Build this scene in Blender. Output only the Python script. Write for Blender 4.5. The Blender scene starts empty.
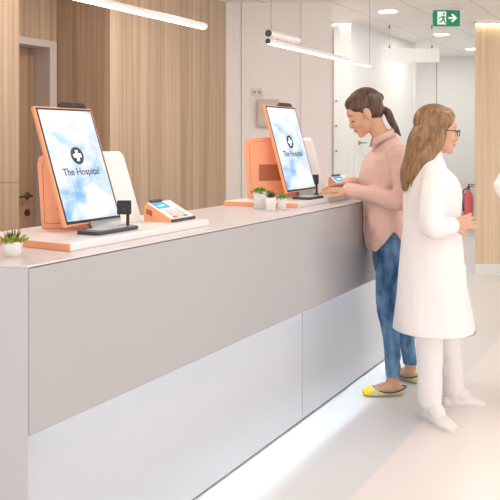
import bpy, bmesh, math, random
from mathutils import Vector, Matrix, noise
random.seed(7)
scene = bpy.context.scene
COL = scene.collection
TH = math.atan2(434.0, 800.0)                 # the counter runs along +X; the camera looks TH left of it
FW = Vector((math.cos(TH), math.sin(TH), 0))
RT = Vector((math.sin(TH), -math.cos(TH), 0))
UP = Vector((0, 0, 1))
EYE = 1.40

def at(px, py, F):
    """world point seen at (px,py) at distance F"""
    return FW * F + RT * ((px - 250) / 800 * F) + UP * (EYE - (py - 139) * F / 800)
def ray_x(px, Y):
    return Y / math.tan(TH - math.atan((px - 250) / 800))

# ------------------------------------------------------------------ materials
def lin(c):
    return tuple(((v / 255) / 12.92 if v / 255 <= .04045 else ((v / 255 + .055) / 1.055) ** 2.4) for v in c) + (1,)
def new_mat(name):
    m = bpy.data.materials.new(name); m.use_nodes = True
    nt = m.node_tree
    return m, nt, nt.nodes['Principled BSDF']
def plain(name, rgb, rough=.5, metal=0, var=.03, scale=30, spec=.5, bump=0, bscale=200, coat=0):
    m, nt, b = new_mat(name)
    n = nt.nodes.new('ShaderNodeTexNoise'); n.inputs['Scale'].default_value = scale; n.inputs['Detail'].default_value = 4
    tc = nt.nodes.new('ShaderNodeTexCoord'); nt.links.new(tc.outputs['Object'], n.inputs['Vector'])
    r = nt.nodes.new('ShaderNodeValToRGB')
    c = lin(rgb)
    r.color_ramp.elements[0].color = tuple(min(1, v * (1 - var)) for v in c[:3]) + (1,)
    r.color_ramp.elements[1].color = tuple(min(1, v * (1 + var)) for v in c[:3]) + (1,)
    r.color_ramp.elements[0].position = .3; r.color_ramp.elements[1].position = .7
    nt.links.new(n.outputs['Fac'], r.inputs['Fac']); nt.links.new(r.outputs['Color'], b.inputs['Base Color'])
    b.inputs['Roughness'].default_value = rough; b.inputs['Metallic'].default_value = metal
    b.inputs['Specular IOR Level'].default_value = spec
    b.inputs['Coat Weight'].default_value = coat
    if bump:
        n2 = nt.nodes.new('ShaderNodeTexNoise'); n2.inputs['Scale'].default_value = bscale
        nt.links.new(tc.outputs['Object'], n2.inputs['Vector'])
        bp = nt.nodes.new('ShaderNodeBump'); bp.inputs['Strength'].default_value = bump; bp.inputs['Distance'].default_value = .01
        nt.links.new(n2.outputs['Fac'], bp.inputs['Height']); nt.links.new(bp.outputs['Normal'], b.inputs['Normal'])
    return m
def glow(name, rgb, strength):
    m, nt, b = new_mat(name)
    b.inputs['Base Color'].default_value = lin(rgb)
    b.inputs['Emission Color'].default_value = lin(rgb)
    b.inputs['Emission Strength'].default_value = strength
    return m
def wood(name, light, dark, rough=.45, ang=0):
    m, nt, b = new_mat(name)
    N, L = nt.nodes.new, nt.links.new
    tc = N('ShaderNodeTexCoord')
    rot = N('ShaderNodeMapping'); rot.inputs['Rotation'].default_value = (0, 0, ang); L(tc.outputs['Object'], rot.inputs['Vector'])
    def grain(sx, sz, detail):
        mp = N('ShaderNodeMapping'); mp.inputs['Scale'].default_value = (sx, sx, sz)
        L(rot.outputs['Vector'], mp.inputs['Vector'])
        n = N('ShaderNodeTexNoise'); n.inputs['Scale'].default_value = 1; n.inputs['Detail'].default_value = detail
        n.inputs['Roughness'].default_value = .65
        L(mp.outputs['Vector'], n.inputs['Vector']); return n
    a, c = grain(22, .35, 3), grain(90, 1.2, 4)
    # strips of veneer about 9 cm wide, each a slightly different tone
    sp = N('ShaderNodeSeparateXYZ'); L(rot.outputs['Vector'], sp.inputs[0])
    sc = N('ShaderNodeMath'); sc.operation = 'MULTIPLY'; sc.inputs[1].default_value = 11; L(sp.outputs['X'], sc.inputs[0])
    fl = N('ShaderNodeMath'); fl.operation = 'FLOOR'; L(sc.outputs[0], fl.inputs[0])
    wn = N('ShaderNodeTexWhiteNoise'); wn.noise_dimensions = '1D'; L(fl.outputs[0], wn.inputs['W'])
    m1 = N('ShaderNodeMath'); m1.operation = 'MULTIPLY_ADD'; L(c.outputs['Fac'], m1.inputs[0]); m1.inputs[1].default_value = .5; L(a.outputs['Fac'], m1.inputs[2])
    m2 = N('ShaderNodeMath'); m2.operation = 'MULTIPLY_ADD'; L(wn.outputs['Value'], m2.inputs[0]); m2.inputs[1].default_value = .22; L(m1.outputs[0], m2.inputs[2])
    r = N('ShaderNodeValToRGB'); L(m2.outputs[0], r.inputs['Fac'])
    r.color_ramp.elements[0].position = .55; r.color_ramp.elements[0].color = lin(dark)
    r.color_ramp.elements[1].position = 1.05 if False else 1.0; r.color_ramp.elements[1].color = lin(light)
    L(r.outputs['Color'], b.inputs['Base Color']); b.inputs['Roughness'].default_value = rough
    b.inputs['Specular IOR Level'].default_value = .3
    return m

M = {}
M['wood'] = wood('oak_veneer', (204, 178, 152), (168, 141, 115))
M['wood_light'] = wood('pale_oak_veneer', (232, 208, 178), (208, 180, 147), ang=-TH)
M['wood_door'] = wood('oak_door_veneer', (188, 154, 124), (148, 116, 88))
M['wall'] = plain('warm_white_wall', (238, 231, 227), .6, var=.01)
M['wall_hall'] = plain('white_wall', (234, 233, 230), .6, var=.01)
M['wall_end'] = plain('grey_white_wall', (226, 224, 220), .6, var=.01)
M['trim'] = plain('door_frame_paint', (214, 202, 200), .45, var=.01)
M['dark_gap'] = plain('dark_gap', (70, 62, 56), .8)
M['front'] = plain('satin_grey_laminate', (178, 175, 177), .28, var=.006, scale=4)
M['endp'] = plain('matt_grey_laminate', (198, 195, 198), .45, var=.006, scale=4)
M['top'] = plain('white_solid_surface', (216, 208, 208), .3, var=.008, scale=6)
M['base'] = plain('white_laminate', (200, 201, 205), .3, var=.005, scale=4)
M['white'] = plain('white_plastic', (240, 236, 234), .3, var=.006)
M['orange'] = plain('orange_plastic', (250, 172, 130), .38, var=.012)
M['brown'] = plain('brown_vent_plastic', (178, 106, 72), .6)
M['black'] = plain('black_plastic', (24, 25, 28), .35)
M['charcoal'] = plain('charcoal_plastic', (62, 64, 70), .35)
M['greyplastic'] = plain('grey_plastic', (150, 152, 156), .4)
M['steel'] = plain('brushed_steel', (150, 140, 130), .35, metal=.9)
M['bronze'] = plain('bronze_handle', (112, 92, 78), .35, metal=.7)
M['led'] = glow('cool_led', (222, 242, 255), 26)
M['lamp'] = glow('warm_lamp', (255, 240, 228), 6)
M['down'] = glow('downlight_glow', (255, 246, 236), 4)
M['cove'] = glow('cove_glow', (255, 240, 222), 2.5)
M['pot'] = plain('white_ceramic', (238, 234, 231), .4)
M['leaf'] = plain('green_leaf', (112, 156, 62), .5, var=.35, scale=60)
M['leaf_yellow'] = plain('yellow_green_leaf', (150, 158, 58), .5, var=.4, scale=60)
M['leaf_dark'] = plain('dark_leaf', (74, 78, 56), .5, var=.3, scale=60)
M['soil'] = plain('soil', (84, 66, 50), .9, var=.3, scale=300)
M['green'] = glow('exit_green', (4, 140, 96), .12)
M['signwhite'] = glow('exit_white', (236, 240, 240), .2)
M['hang'] = plain('frosted_white_board', (244, 243, 240), .4)
M['red'] = plain('red_paint', (214, 96, 100), .4)
M['skin'] = plain('skin', (216, 166, 134), .5, var=.03, scale=25)
M['skin_fair'] = plain('fair_skin', (214, 164, 136), .5, var=.03, scale=25)
M['lips'] = plain('lips', (196, 118, 104), .45)
M['brow'] = plain('brow_hair', (86, 60, 44), .7)
M['eye'] = plain('eye_white', (232, 228, 222), .2)
M['iris'] = plain('iris', (58, 44, 36), .2)
M['shirt'] = plain('pink_cotton', (226, 186, 174), .8, var=.03, scale=40, bump=.5, bscale=28)
M['button'] = plain('pearl_button', (226, 200, 190), .3)
M['coat'] = plain('white_cotton', (245, 238, 235), .85, var=.01, scale=20, bump=.1, bscale=700)
M['cream'] = plain('cream_leather', (222, 208, 158), .5)
M['yellow'] = plain('yellow_leather', (240, 202, 40), .45)
M['navy'] = plain('navy_trim', (58, 62, 74), .5)
M['shoewhite'] = plain('white_leather', (238, 230, 226), .5)
M['beige'] = plain('beige_plastic', (206, 192, 176), .5)
M['glassesblack'] = plain('dark_frames', (40, 34, 32), .3)

def hair_mat(name, a, bcol):
    m, nt, b = new_mat(name)
    N, L = nt.nodes.new, nt.links.new
    tc = N('ShaderNodeTexCoord'); mp = N('ShaderNodeMapping'); mp.inputs['Scale'].default_value = (60, 90, 12)
    L(tc.outputs['Object'], mp.inputs['Vector'])
    n = N('ShaderNodeTexNoise'); n.inputs['Scale'].default_value = 1; n.inputs['Detail'].default_value = 5
    L(mp.outputs['Vector'], n.inputs['Vector'])
    r = N('ShaderNodeValToRGB'); r.color_ramp.elements[0].position = .35; r.color_ramp.elements[1].position = .68
    r.color_ramp.elements[0].color = lin(a); r.color_ramp.elements[1].color = lin(bcol)
    L(n.outputs['Fac'], r.inputs['Fac']); L(r.outputs['Color'], b.inputs['Base Color'])
    b.inputs['Roughness'].default_value = .45
    bp = N('ShaderNodeBump'); bp.inputs['Strength'].default_value = .4; bp.inputs['Distance'].default_value = .004
    L(n.outputs['Fac'], bp.inputs['Height']); L(bp.outputs['Normal'], b.inputs['Normal'])
    return m
M['hair_brown'] = hair_mat('brown_hair', (60, 42, 33), (112, 82, 64))
M['hair_blond'] = hair_mat('light_brown_hair', (118, 86, 58), (166, 128, 88))

def denim():
    m, nt, b = new_mat('blue_denim')
    N, L = nt.nodes.new, nt.links.new
    tc = N('ShaderNodeTexCoord'); mp = N('ShaderNodeMapping'); mp.inputs['Scale'].default_value = (14, 14, 6)
    L(tc.outputs['Object'], mp.inputs['Vector'])
    n = N('ShaderNodeTexNoise'); n.inputs['Scale'].default_value = 1.2; n.inputs['Detail'].default_value = 6
    L(mp.outputs['Vector'], n.inputs['Vector'])
    r = N('ShaderNodeValToRGB'); r.color_ramp.elements[0].position = .32; r.color_ramp.elements[1].position = .72
    r.color_ramp.elements[0].color = lin((38, 82, 128)); r.color_ramp.elements[1].color = lin((128, 168, 200))
    L(n.outputs['Fac'], r.inputs['Fac']); L(r.outputs['Color'], b.inputs['Base Color'])
    b.inputs['Roughness'].default_value = .85
    mp2 = N('ShaderNodeMapping'); mp2.inputs['Scale'].default_value = (8, 8, 40); L(tc.outputs['Object'], mp2.inputs['Vector'])
    n2 = N('ShaderNodeTexNoise'); n2.inputs['Scale'].default_value = 1; L(mp2.outputs['Vector'], n2.inputs['Vector'])
    bp = N('ShaderNodeBump'); bp.inputs['Strength'].default_value = .7; bp.inputs['Distance'].default_value = .02
    L(n2.outputs['Fac'], bp.inputs['Height']); L(bp.outputs['Normal'], b.inputs['Normal'])
    return m
M['denim'] = denim()

def floor_mat():
    m, nt, b = new_mat('vinyl_floor')
    N, L = nt.nodes.new, nt.links.new
    tc = N('ShaderNodeTexCoord'); sp = N('ShaderNodeSeparateXYZ'); L(tc.outputs['Object'], sp.inputs[0])
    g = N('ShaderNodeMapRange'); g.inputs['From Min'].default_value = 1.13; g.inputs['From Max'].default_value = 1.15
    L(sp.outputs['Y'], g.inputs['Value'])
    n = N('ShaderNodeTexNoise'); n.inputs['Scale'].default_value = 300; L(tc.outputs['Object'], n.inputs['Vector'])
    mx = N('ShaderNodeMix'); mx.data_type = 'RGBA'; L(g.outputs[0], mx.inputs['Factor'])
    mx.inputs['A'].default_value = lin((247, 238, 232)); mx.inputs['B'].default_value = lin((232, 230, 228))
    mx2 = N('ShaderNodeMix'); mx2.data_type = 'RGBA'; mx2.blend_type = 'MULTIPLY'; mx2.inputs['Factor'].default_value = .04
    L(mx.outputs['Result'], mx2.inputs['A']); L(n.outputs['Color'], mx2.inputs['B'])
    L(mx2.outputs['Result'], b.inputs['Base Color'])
    b.inputs['Roughness'].default_value = .35; b.inputs['Specular IOR Level'].default_value = .4
    return m
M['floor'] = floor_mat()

def ceiling_mat():
    m, nt, b = new_mat('ceiling_tiles')
    N, L = nt.nodes.new, nt.links.new
    tc = N('ShaderNodeTexCoord')
    br = N('ShaderNodeTexBrick'); br.offset = 0; br.inputs['Scale'].default_value = 1
    br.inputs['Brick Width'].default_value = 1.2; br.inputs['Row Height'].default_value = .55
    br.inputs['Mortar Size'].default_value = .007; br.inputs['Mortar Smooth'].default_value = .2
    br.inputs['Color1'].default_value = lin((238, 234, 228)); br.inputs['Color2'].default_value = lin((235, 231, 226))
    br.inputs['Mortar'].default_value = lin((206, 200, 192))
    L(tc.outputs['Object'], br.inputs['Vector']); L(br.outputs['Color'], b.inputs['Base Color'])
    b.inputs['Roughness'].default_value = .9
    return m
M['ceiling'] = ceiling_mat()

def screen_mat():
    m, nt, b = new_mat('sky_display')
    N, L = nt.nodes.new, nt.links.new
    tc = N('ShaderNodeTexCoord')
    mp = N('ShaderNodeMapping'); mp.inputs['Scale'].default_value = (1.5, 1.5, 2.4); mp.inputs['Location'].default_value = (.35, 0, .1)
    L(tc.outputs['Generated'], mp.inputs['Vector'])
    n = N('ShaderNodeTexNoise'); n.inputs['Scale'].default_value = 1.5; n.inputs['Detail'].default_value = 7
    n.inputs['Roughness'].default_value = .55; n.inputs['Distortion'].default_value = .3
    L(mp.outputs['Vector'], n.inputs['Vector'])
    sp = N('ShaderNodeSeparateXYZ'); L(tc.outputs['Generated'], sp.inputs[0])
    ad = N('ShaderNodeMath'); ad.operation = 'MULTIPLY_ADD'; ad.inputs[1].default_value = .16
    L(sp.outputs['Z'], ad.inputs[0]); L(n.outputs['Fac'], ad.inputs[2])
    r = N('ShaderNodeValToRGB'); L(ad.outputs[0], r.inputs['Fac'])
    e = r.color_ramp.elements
    e[0].position = .38; e[0].color = lin((140, 200, 248)); e[1].position = .61; e[1].color = lin((250, 252, 254))
    k = e.new(.5); k.color = lin((212, 233, 250))
    b.inputs['Base Color'].default_value = (.02, .02, .02, 1)
    L(r.outputs['Color'], b.inputs['Emission Color']); b.inputs['Emission Strength'].default_value = .55
    b.inputs['Roughness'].default_value = .2; b.inputs['Specular IOR Level'].default_value = .2
    return m
M['screen'] = screen_mat()
M['logo'] = plain('logo_grey', (84, 86, 92), .7, spec=.1)
M['logotext'] = plain('text_grey', (92, 98, 112), .7, spec=.1)
M['logowhite'] = glow('logo_white', (246, 248, 250), .45)
M['blue'] = glow('terminal_display_blue', (30, 150, 200), .4)
M['bluetext'] = glow('terminal_display_text', (225, 240, 248), .4)
M['keygrey'] = plain('key_grey', (206, 208, 214), .5)
M['keyred'] = plain('key_red', (220, 84, 76), .5)
M['keyyellow'] = plain('key_yellow', (232, 206, 90), .5)
M['keygreen'] = plain('key_green', (90, 170, 120), .5)

# ------------------------------------------------------------------ object helpers
OFF = {}
def link(o, parent=None):
    COL.objects.link(o)
    if parent is not None: o.parent = parent
    return o
def tag(o, label, cat, group=None):
    o['label'] = label; o['category'] = cat
    if group: o['group'] = group
    return o
def empty(name, loc, label, cat, group=None, rot=0):
    o = bpy.data.objects.new(name, None); o.empty_display_size = .05
    link(o); o.location = loc; o.rotation_euler = (0, 0, rot)
    OFF[o.name] = Vector(loc)
    return tag(o, label, cat, group)
def obj(name, bm, mat, parent=None, smooth=False, local=False):
    """bmesh in world coordinates (or the parent's, if local) -> one mesh object"""
    bmesh.ops.recalc_face_normals(bm, faces=bm.faces)
    if parent is not None and not local:
        bmesh.ops.translate(bm, vec=-OFF[parent.name], verts=bm.verts)
    me = bpy.data.meshes.new(name); bm.to_mesh(me); bm.free()
    for mm in (mat if isinstance(mat, (list, tuple)) else [mat]): me.materials.append(mm)
    if smooth:
        for p in me.polygons: p.use_smooth = True
    o = link(bpy.data.objects.new(name, me), parent)
    if parent is not None: OFF[o.name] = OFF[parent.name]
    return o
def struct(name, bm, mat):
    o = obj(name, bm, mat); o['kind'] = 'structure'; return o
def BM(): return bmesh.new()

def box(bm, lo, hi, bev=0):
    return obox(bm, Vector(lo), Vector((hi[0] - lo[0], 0, 0)), Vector((0, hi[1] - lo[1], 0)), Vector((0, 0, hi[2] - lo[2])), bev)
def obox(bm, o, a, b, c, bev=0, seg=2):
    vs = [bm.verts.new(o + a * i + b * j + c * k) for k in (0, 1) for j in (0, 1) for i in (0, 1)]
    fs = [bm.faces.new([vs[i] for i in q]) for q in ((0, 2, 3, 1), (4, 5, 7, 6), (0, 1, 5, 4), (2, 6, 7, 3), (0, 4, 6, 2), (1, 3, 7, 5))]
    if bev:
        es = list({e for f in fs for e in f.edges})
        bmesh.ops.bevel(bm, geom=es, offset=bev, segments=seg, profile=.5, affect='EDGES')
    return bm
def prism(bm, poly, ext, bev=0):
    """closed polygon (3D points) extruded by ext"""
    a = [bm.verts.new(p) for p in poly]; b = [bm.verts.new(Vector(p) + ext) for p in poly]
    n = len(poly); fs = [bm.faces.new(a), bm.faces.new(b[::-1])]
    for i in range(n): fs.append(bm.faces.new((a[i], b[i], b[(i + 1) % n], a[(i + 1) % n])))
    if bev:
        es = list({e for f in fs[:2] for e in f.edges})
        bmesh.ops.bevel(bm, geom=es, offset=bev, segments=2, profile=.5, affect='EDGES')
    return bm
def cyl(bm, p, q, r, seg=20, r2=None):
    p, q = Vector(p), Vector(q); r2 = r if r2 is None else r2
    t = (q - p).normalized(); s = t.orthogonal().normalized(); u = t.cross(s)
    A = [bm.verts.new(p + (s * math.cos(2 * math.pi * i / seg) + u * math.sin(2 * math.pi * i / seg)) * r) for i in range(seg)]
    B = [bm.verts.new(q + (s * math.cos(2 * math.pi * i / seg) + u * math.sin(2 * math.pi * i / seg)) * r2) for i in range(seg)]
    for i in range(seg): bm.faces.new((A[i], A[(i + 1) % seg], B[(i + 1) % seg], B[i]))
    bm.faces.new(A[::-1]); bm.faces.new(B)
    return bm
def catmull(P, n):
    out = []
    for i in range(len(P) - 1):
        p0, p1, p2, p3 = P[max(i - 1, 0)], P[i], P[i + 1], P[min(i + 2, len(P) - 1)]
        for k in range(n):
            t = k / n
            out.append([.5 * (2 * b + (c - a) * t + (2 * a - 5 * b + 4 * c - d) * t * t + (3 * b - a - 3 * c + d) * t ** 3) for a, b, c, d in zip(p0, p1, p2, p3)])
    out.append(list(P[-1])); return out
def loft(bm, pts, rad, side=(0, 1, 0), n=4, seg=16, cap=True):
    """tube through pts; rad entries r or (r_side, r_other); rounded ends"""
    rr = [(r, r) if not isinstance(r, (tuple, list)) else r for r in rad]
    P = catmull([list(p) + list(r) for p, r in zip(pts, rr)], n)
    pos = [Vector(p[:3]) for p in P]; side = Vector(side)
    rings = []
    L = len(P)
    for i in range(L):
        t = (pos[min(i + 1, L - 1)] - pos[max(i - 1, 0)]).normalized()
        s = (side - t * side.dot(t))
        s = s.normalized() if s.length > 1e-4 else t.orthogonal().normalized()
        rings.append((pos[i], t, s, t.cross(s), P[i][3], P[i][4]))
    if cap:
        def ends(R, sgn):
            p, t, s, u, a, b = R; m = min(a, b); out = []
            for f in (.5, .85):
                out.append((p + t * sgn * m * f * .8, t, s, u, a * math.sqrt(1 - f * f), b * math.sqrt(1 - f * f)))
            return out
        rings = ends(rings[0], -1)[::-1] + rings + ends(rings[-1], 1)
    V = []
    for p, t, s, u, a, b in rings:
        V.append([bm.verts.new(p + s * math.cos(2 * math.pi * k / seg) * a + u * math.sin(2 * math.pi * k / seg) * b) for k in range(seg)])
    for A, B in zip(V, V[1:]):
        for k in range(seg): bm.faces.new((A[k], A[(k + 1) % seg], B[(k + 1) % seg], B[k]))
    bm.faces.new(V[0][::-1]); bm.faces.new(V[-1])
    return bm
def ell(bm, c, r, rot=None, seg=20):
    mtx = Matrix.Translation(Vector(c)) @ (rot.to_4x4() if rot else Matrix.Identity(4)) @ Matrix.Diagonal((r[0], r[1], r[2], 1))
    bmesh.ops.create_uvsphere(bm, u_segments=seg, v_segments=seg // 2 + 2, radius=1, matrix=mtx)
    return bm
def fused(name, bm, mats, parent, voxel, smooth_it=4, fac=.5, deform=None, assign=None):
    """one continuous surface out of overlapping closed volumes"""
    me = bpy.data.meshes.new(name + '_shape'); bm.to_mesh(me); bm.free()
    o = bpy.data.objects.new(name + '_shape', me); COL.objects.link(o)
    r = o.modifiers.new('r', 'REMESH'); r.mode = 'VOXEL'; r.voxel_size = voxel; r.adaptivity = 0
    s = o.modifiers.new('s', 'SMOOTH'); s.iterations = smooth_it; s.factor = fac
    dg = bpy.context.evaluated_depsgraph_get(); dg.update()
    out = bpy.data.meshes.new_from_object(o.evaluated_get(dg))
    bpy.data.objects.remove(o); bpy.data.meshes.remove(me)
    out.name = name; out.materials.clear()
    for mm in mats: out.materials.append(mm)
    if deform:
        for v in out.vertices: v.co = deform(v.co)
    for p in out.polygons:
        p.use_smooth = True
        if assign: p.material_index = assign(p.center)
    ob = link(bpy.data.objects.new(name, out), parent)
    OFF[ob.name] = OFF[parent.name]
    return ob
def text_bm(txt, size, depth, mtx):
    cu = bpy.data.curves.new('t', 'FONT'); cu.body = txt; cu.size = size; cu.extrude = depth; cu.offset = size * .012
    cu.align_x = 'CENTER'; cu.align_y = 'CENTER'
    o = bpy.data.objects.new('t', cu); COL.objects.link(o)
    dg = bpy.context.evaluated_depsgraph_get(); dg.update()
    me = bpy.data.meshes.new_from_object(o.evaluated_get(dg))
    bm = BM(); bm.from_mesh(me); bmesh.ops.transform(bm, matrix=mtx, verts=bm.verts)
    bpy.data.objects.remove(o); bpy.data.meshes.remove(me); bpy.data.curves.remove(cu)
    return bm

# ------------------------------------------------------------------ camera
cam = bpy.data.cameras.new('camera'); cam.sensor_width = 36; cam.lens = 36 * 800 / 500; cam.shift_y = -111 / 500; cam.clip_start = .05
co = bpy.data.objects.new('camera', cam); link(co); co.location = (0, 0, EYE); co.rotation_euler = (math.pi / 2, 0, TH - math.pi / 2)
scene.camera = co

# ------------------------------------------------------------------ room
CEIL = 2.62
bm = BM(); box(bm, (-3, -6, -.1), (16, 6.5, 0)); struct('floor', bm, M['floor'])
bm = BM(); box(bm, (-3, -6, CEIL), (16, 6.5, CEIL + .1)); struct('ceiling', bm, M['ceiling'])

def wallbox(name, a, b, t, mat, z0=0, z1=CEIL):
    """upright slab from plan point a to b, thickness t to the left of a->b"""
    a, b = Vector((a[0], a[1], z0)), Vector((b[0], b[1], z0))
    n = UP.cross((b - a).normalized())
    bm = BM(); obox(bm, a, b - a, n * t, UP * (z1 - z0)); return struct(name, bm, mat)
def fpt(px, F):
    p = at(px, 139, F); return (p.x, p.y)

XL = ray_x(19, 3.2); XA = ray_x(110, 3.6); XW = ray_x(226, 3.6)
# near wood wall on the left, in two stacked panels with a fine joint
bm = BM(); box(bm, (-2, 3.2, 0), (XL, 3.26, 1.162)); box(bm, (-2, 3.2, 1.167), (XL, 3.26, CEIL)); box(bm, (-2, 3.205, 1.1), (XL - .004, 3.3, 1.2))
box(bm, (XL - .06, 3.26, 0), (XL, 4.1, CEIL)); struct('wall_left', bm, M['wood'])
# alcove with the door
DX1 = 4.452; DX0 = DX1 - .86; YD = 4.10; ZD = 2.07
bm = BM(); box(bm, (XL - .06, YD, 0), (DX0 - .03, YD + .18, CEIL)); box(bm, (DX0 - .03, YD, ZD + .03), (DX1 + .03, YD + .18, CEIL)); box(bm, (DX1 + .03, YD, 0), (XA + .02, YD + .18, CEIL))
struct('wall_alcove', bm, M['wood'])
d = empty('door', ((DX0 + DX1) / 2, YD, 0), 'x', 'x'); d.name = 'door_1'
del d['label']; del d['category']; d['kind'] = 'structure'; OFF['door_1'] = Vector(((DX0 + DX1) / 2, YD, 0))
bm = BM(); box(bm, (DX0, YD + .135, .006), (DX1 - .004, YD + .175, ZD - .004), .002); obj('door_leaf', bm, M['wood_door'], d)
bm = BM()
box(bm, (DX0 - .065, YD - .018, 0), (DX0, YD + .18, ZD)); box(bm, (DX1, YD - .018, 0), (DX1 + .072, YD + .18, ZD)); box(bm, (DX0 - .065, YD - .018, ZD), (DX1 + .072, YD + .18, ZD + .05))
obj('door_frame', bm, M['trim'], d)
hx = DX1 - .075
bm = BM(); cyl(bm, (hx, YD + .137, .985), (hx, YD + .127, .985), .026); cyl(bm, (hx, YD + .13, .985), (hx, YD + .085, .985), .01)
loft(bm, [(hx - .0, YD + .088, .985), (hx - .05, YD + .086, .985), (hx - .115, YD + .09, .983)], [.01, .009, .008]); obj('door_handle', bm, M['bronze'], d, True)
bm = BM(); cyl(bm, (hx, YD + .137, .86), (hx, YD + .126, .86), .026); box(bm, (hx - .004, YD + .122, .848), (hx + .004, YD + .13, .872)); obj('lock_plate', bm, M['bronze'], d)
# wood block that carries the back wall
bm = BM(); box(bm, (XA, 3.6, 0), (XW + .05, 3.66, CEIL)); box(bm, (XA, 3.66, 0), (XA + .06, 4.3, CEIL)); struct('wall_back', bm, M['wood'])
# white wall, turned towards the lobby
a, b = Vector((XW, 3.6)), Vector(fpt(331, 7.15))
wallbox('wall_white', b, a, -.12, M['wall'])
def along(px):   # plan point on the white wall seen at px
    return fpt(px, 7.15)
bm = BM(); p0 = at(241, 139, 7.15)
obox(bm, Vector((p0.x, p0.y, 0)) - FW * .0015, RT * .006, FW * .004, UP * CEIL); struct('trim_1', bm, plain('wall_joint', (190, 178, 168), .7))
bm = BM(); p0 = at(301, 139, 7.142); obox(bm, Vector((p0.x, p0.y, 0)), RT * .268, FW * .03, UP * CEIL); struct('wall_white_pier', bm, M['wall'])
# return of the white wall towards the hall
p0 = at(331, 139, 7.27); bm = BM(); obox(bm, Vector((p0.x, p0.y, 0)) - RT * .1, RT * .1, FW * 1.05, UP * CEIL); struct('wall_return', bm, M['wall'])
# hall
FH = 8.3
p0 = at(320, 139, FH); bm = BM(); p1 = at(351, 139, FH); w = (p1 - p0).length
obox(bm, Vector((p0.x, p0.y, 0)), RT * w, FW * .1, UP * CEIL); struct('wall_hall_front', bm, M['wall_hall'])
pA = Vector((p1.x, p1.y, 0)); pB = at(413, 139, 10.2); pB.z = 0
wallbox('wall_hall_left', pA, pB, .12, M['wall_hall'])
bm = BM(); obox(bm, pB - RT * .02 - FW * .01, RT * .05, FW * .06, UP * CEIL); struct('trim_2', bm, M['wall_hall'])
FE = 11.76
p0 = at(380, 139, FE); bm = BM(); obox(bm, Vector((p0.x, p0.y, 0)), RT * 4.4, FW * .1, UP * CEIL); struct('wall_end', bm, M['wall_end'])
p0 = at(436, 139, FE); bm = BM(); obox(bm, Vector((p0.x, p0.y, 0)) - FW * .006, RT * .012, FW * .01, UP * (CEIL - .0)); struct('trim_3', bm, plain('end_wall_joint', (176, 172, 166), .7))
# wood block on the right
p0 = at(475, 139, FH); P0 = Vector((p0.x, p0.y, 0))
bm = BM(); obox(bm, P0 + UP * .105, RT * 2.2, FW * .05 + RT * .014, UP * (CEIL - .105)); struct('wall_right', bm, M['wood_light'])
bm = BM(); obox(bm, P0 - FW * .008 - RT * .0, RT * 2.2, FW * .06 + RT * .016, UP * .105); struct('baseboard_right', bm, M['wall_hall'])
p2 = P0 + RT * .05 + FW * .05
bm = BM(); obox(bm, p2, Vector((0, -.1, 0)), Vector((4.2, 0, 0)), UP * CEIL); struct('wall_hall_right', bm, M['wall_hall'])
# slim ceiling light lines washing the wood block and the hall front
def strip(p, w, label):
    t = empty('ceiling_strip_light', p, label, 'ceiling light', 'strip lights washing the walls')
    bm = BM(); obox(bm, p - FW * .05 + UP * .0, RT * w, FW * .045, UP * .03); obj('housing', bm, M['white'], t)
    bm = BM(); obox(bm, p - FW * .049 - UP * .012 + RT * .003, RT * (w - .006), FW * .043, UP * .012); obj('diffuser', bm, M['cove'], t)
strip(P0 + UP * (CEIL - .03), 2.1, 'glowing strip light on the ceiling along the top of the pale wood wall')
pz = at(333, 139, FH); strip(Vector((pz.x, pz.y, CEIL - .03)), .185, 'short glowing strip light at the top of the white wall left of the hall')

# glazing strip with round fixings beside the white wall
p0 = at(334, 139, FH - .06); P1 = Vector((p0.x, p0.y, 0))
t = empty('wall_rail', P1, 'slim white upright rail with round metal fixings on the white wall behind the woman', 'wall rail')
bm = BM(); obox(bm, P1, RT * .055, FW * .05, UP * (CEIL - .05), .003); obj('rail', bm, M['wall_hall'], t)
for py in (101, 126, 151, 176, 200):
    p = at(336.3, py, FH - .06); bm = BM(); cyl(bm, p, p - FW * .012, .012, 14); obj('fixing', bm, M['greyplastic'], t)
# white hall door set in the left hall wall
hd = (pB - pA).normalized(); hn = UP.cross(hd)
t = empty('door', pA, 'x', 'x'); t.name = 'door_2'; del t['label']; del t['category']; t['kind'] = 'structure'; OFF['door_2'] = pA.copy()
bm = BM(); obox(bm, pA + hd * .06 - hn * .012, hd * .9, hn * .016, UP * 2.3, .002); obj('door_leaf', bm, M['wall_hall'], t)
q = pA + hd * .2 - hn * .012 + UP * 1.36
bm = BM(); cyl(bm, q, q - hn * .012, .022); cyl(bm, q - hn * .01, q - hn * .05, .008); cyl(bm, q - hn * .048, q - hn * .048 + hd * .1, .008); obj('door_handle', bm, M['greyplastic'], t)

# ------------------------------------------------------------------ downlights
def downlight(px, py, label, r=.085):
    F = 800 * (CEIL - EYE) / (139 - py); p = at(px, py, F); p.z = CEIL
    t = empty('downlight', p, label, 'ceiling light', 'recessed downlights in the hall ceiling')
    bm = BM()
    for i in range(1): cyl(bm, p, p - UP * .006, r + .012, 32)
    obj('trim_ring', bm, M['white'], t)
    bm = BM(); cyl(bm, p - UP * .006, p - UP * .010, r, 32); obj('diffuser', bm, M['down'], t)
    return p
downlight(388, 11, 'round recessed ceiling light left of the green exit sign')
downlight(441.5, 34, 'round recessed ceiling light just below the green exit sign')
downlight(472, 48.5, 'small round recessed ceiling light beside the pale wood wall', .08)

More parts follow.
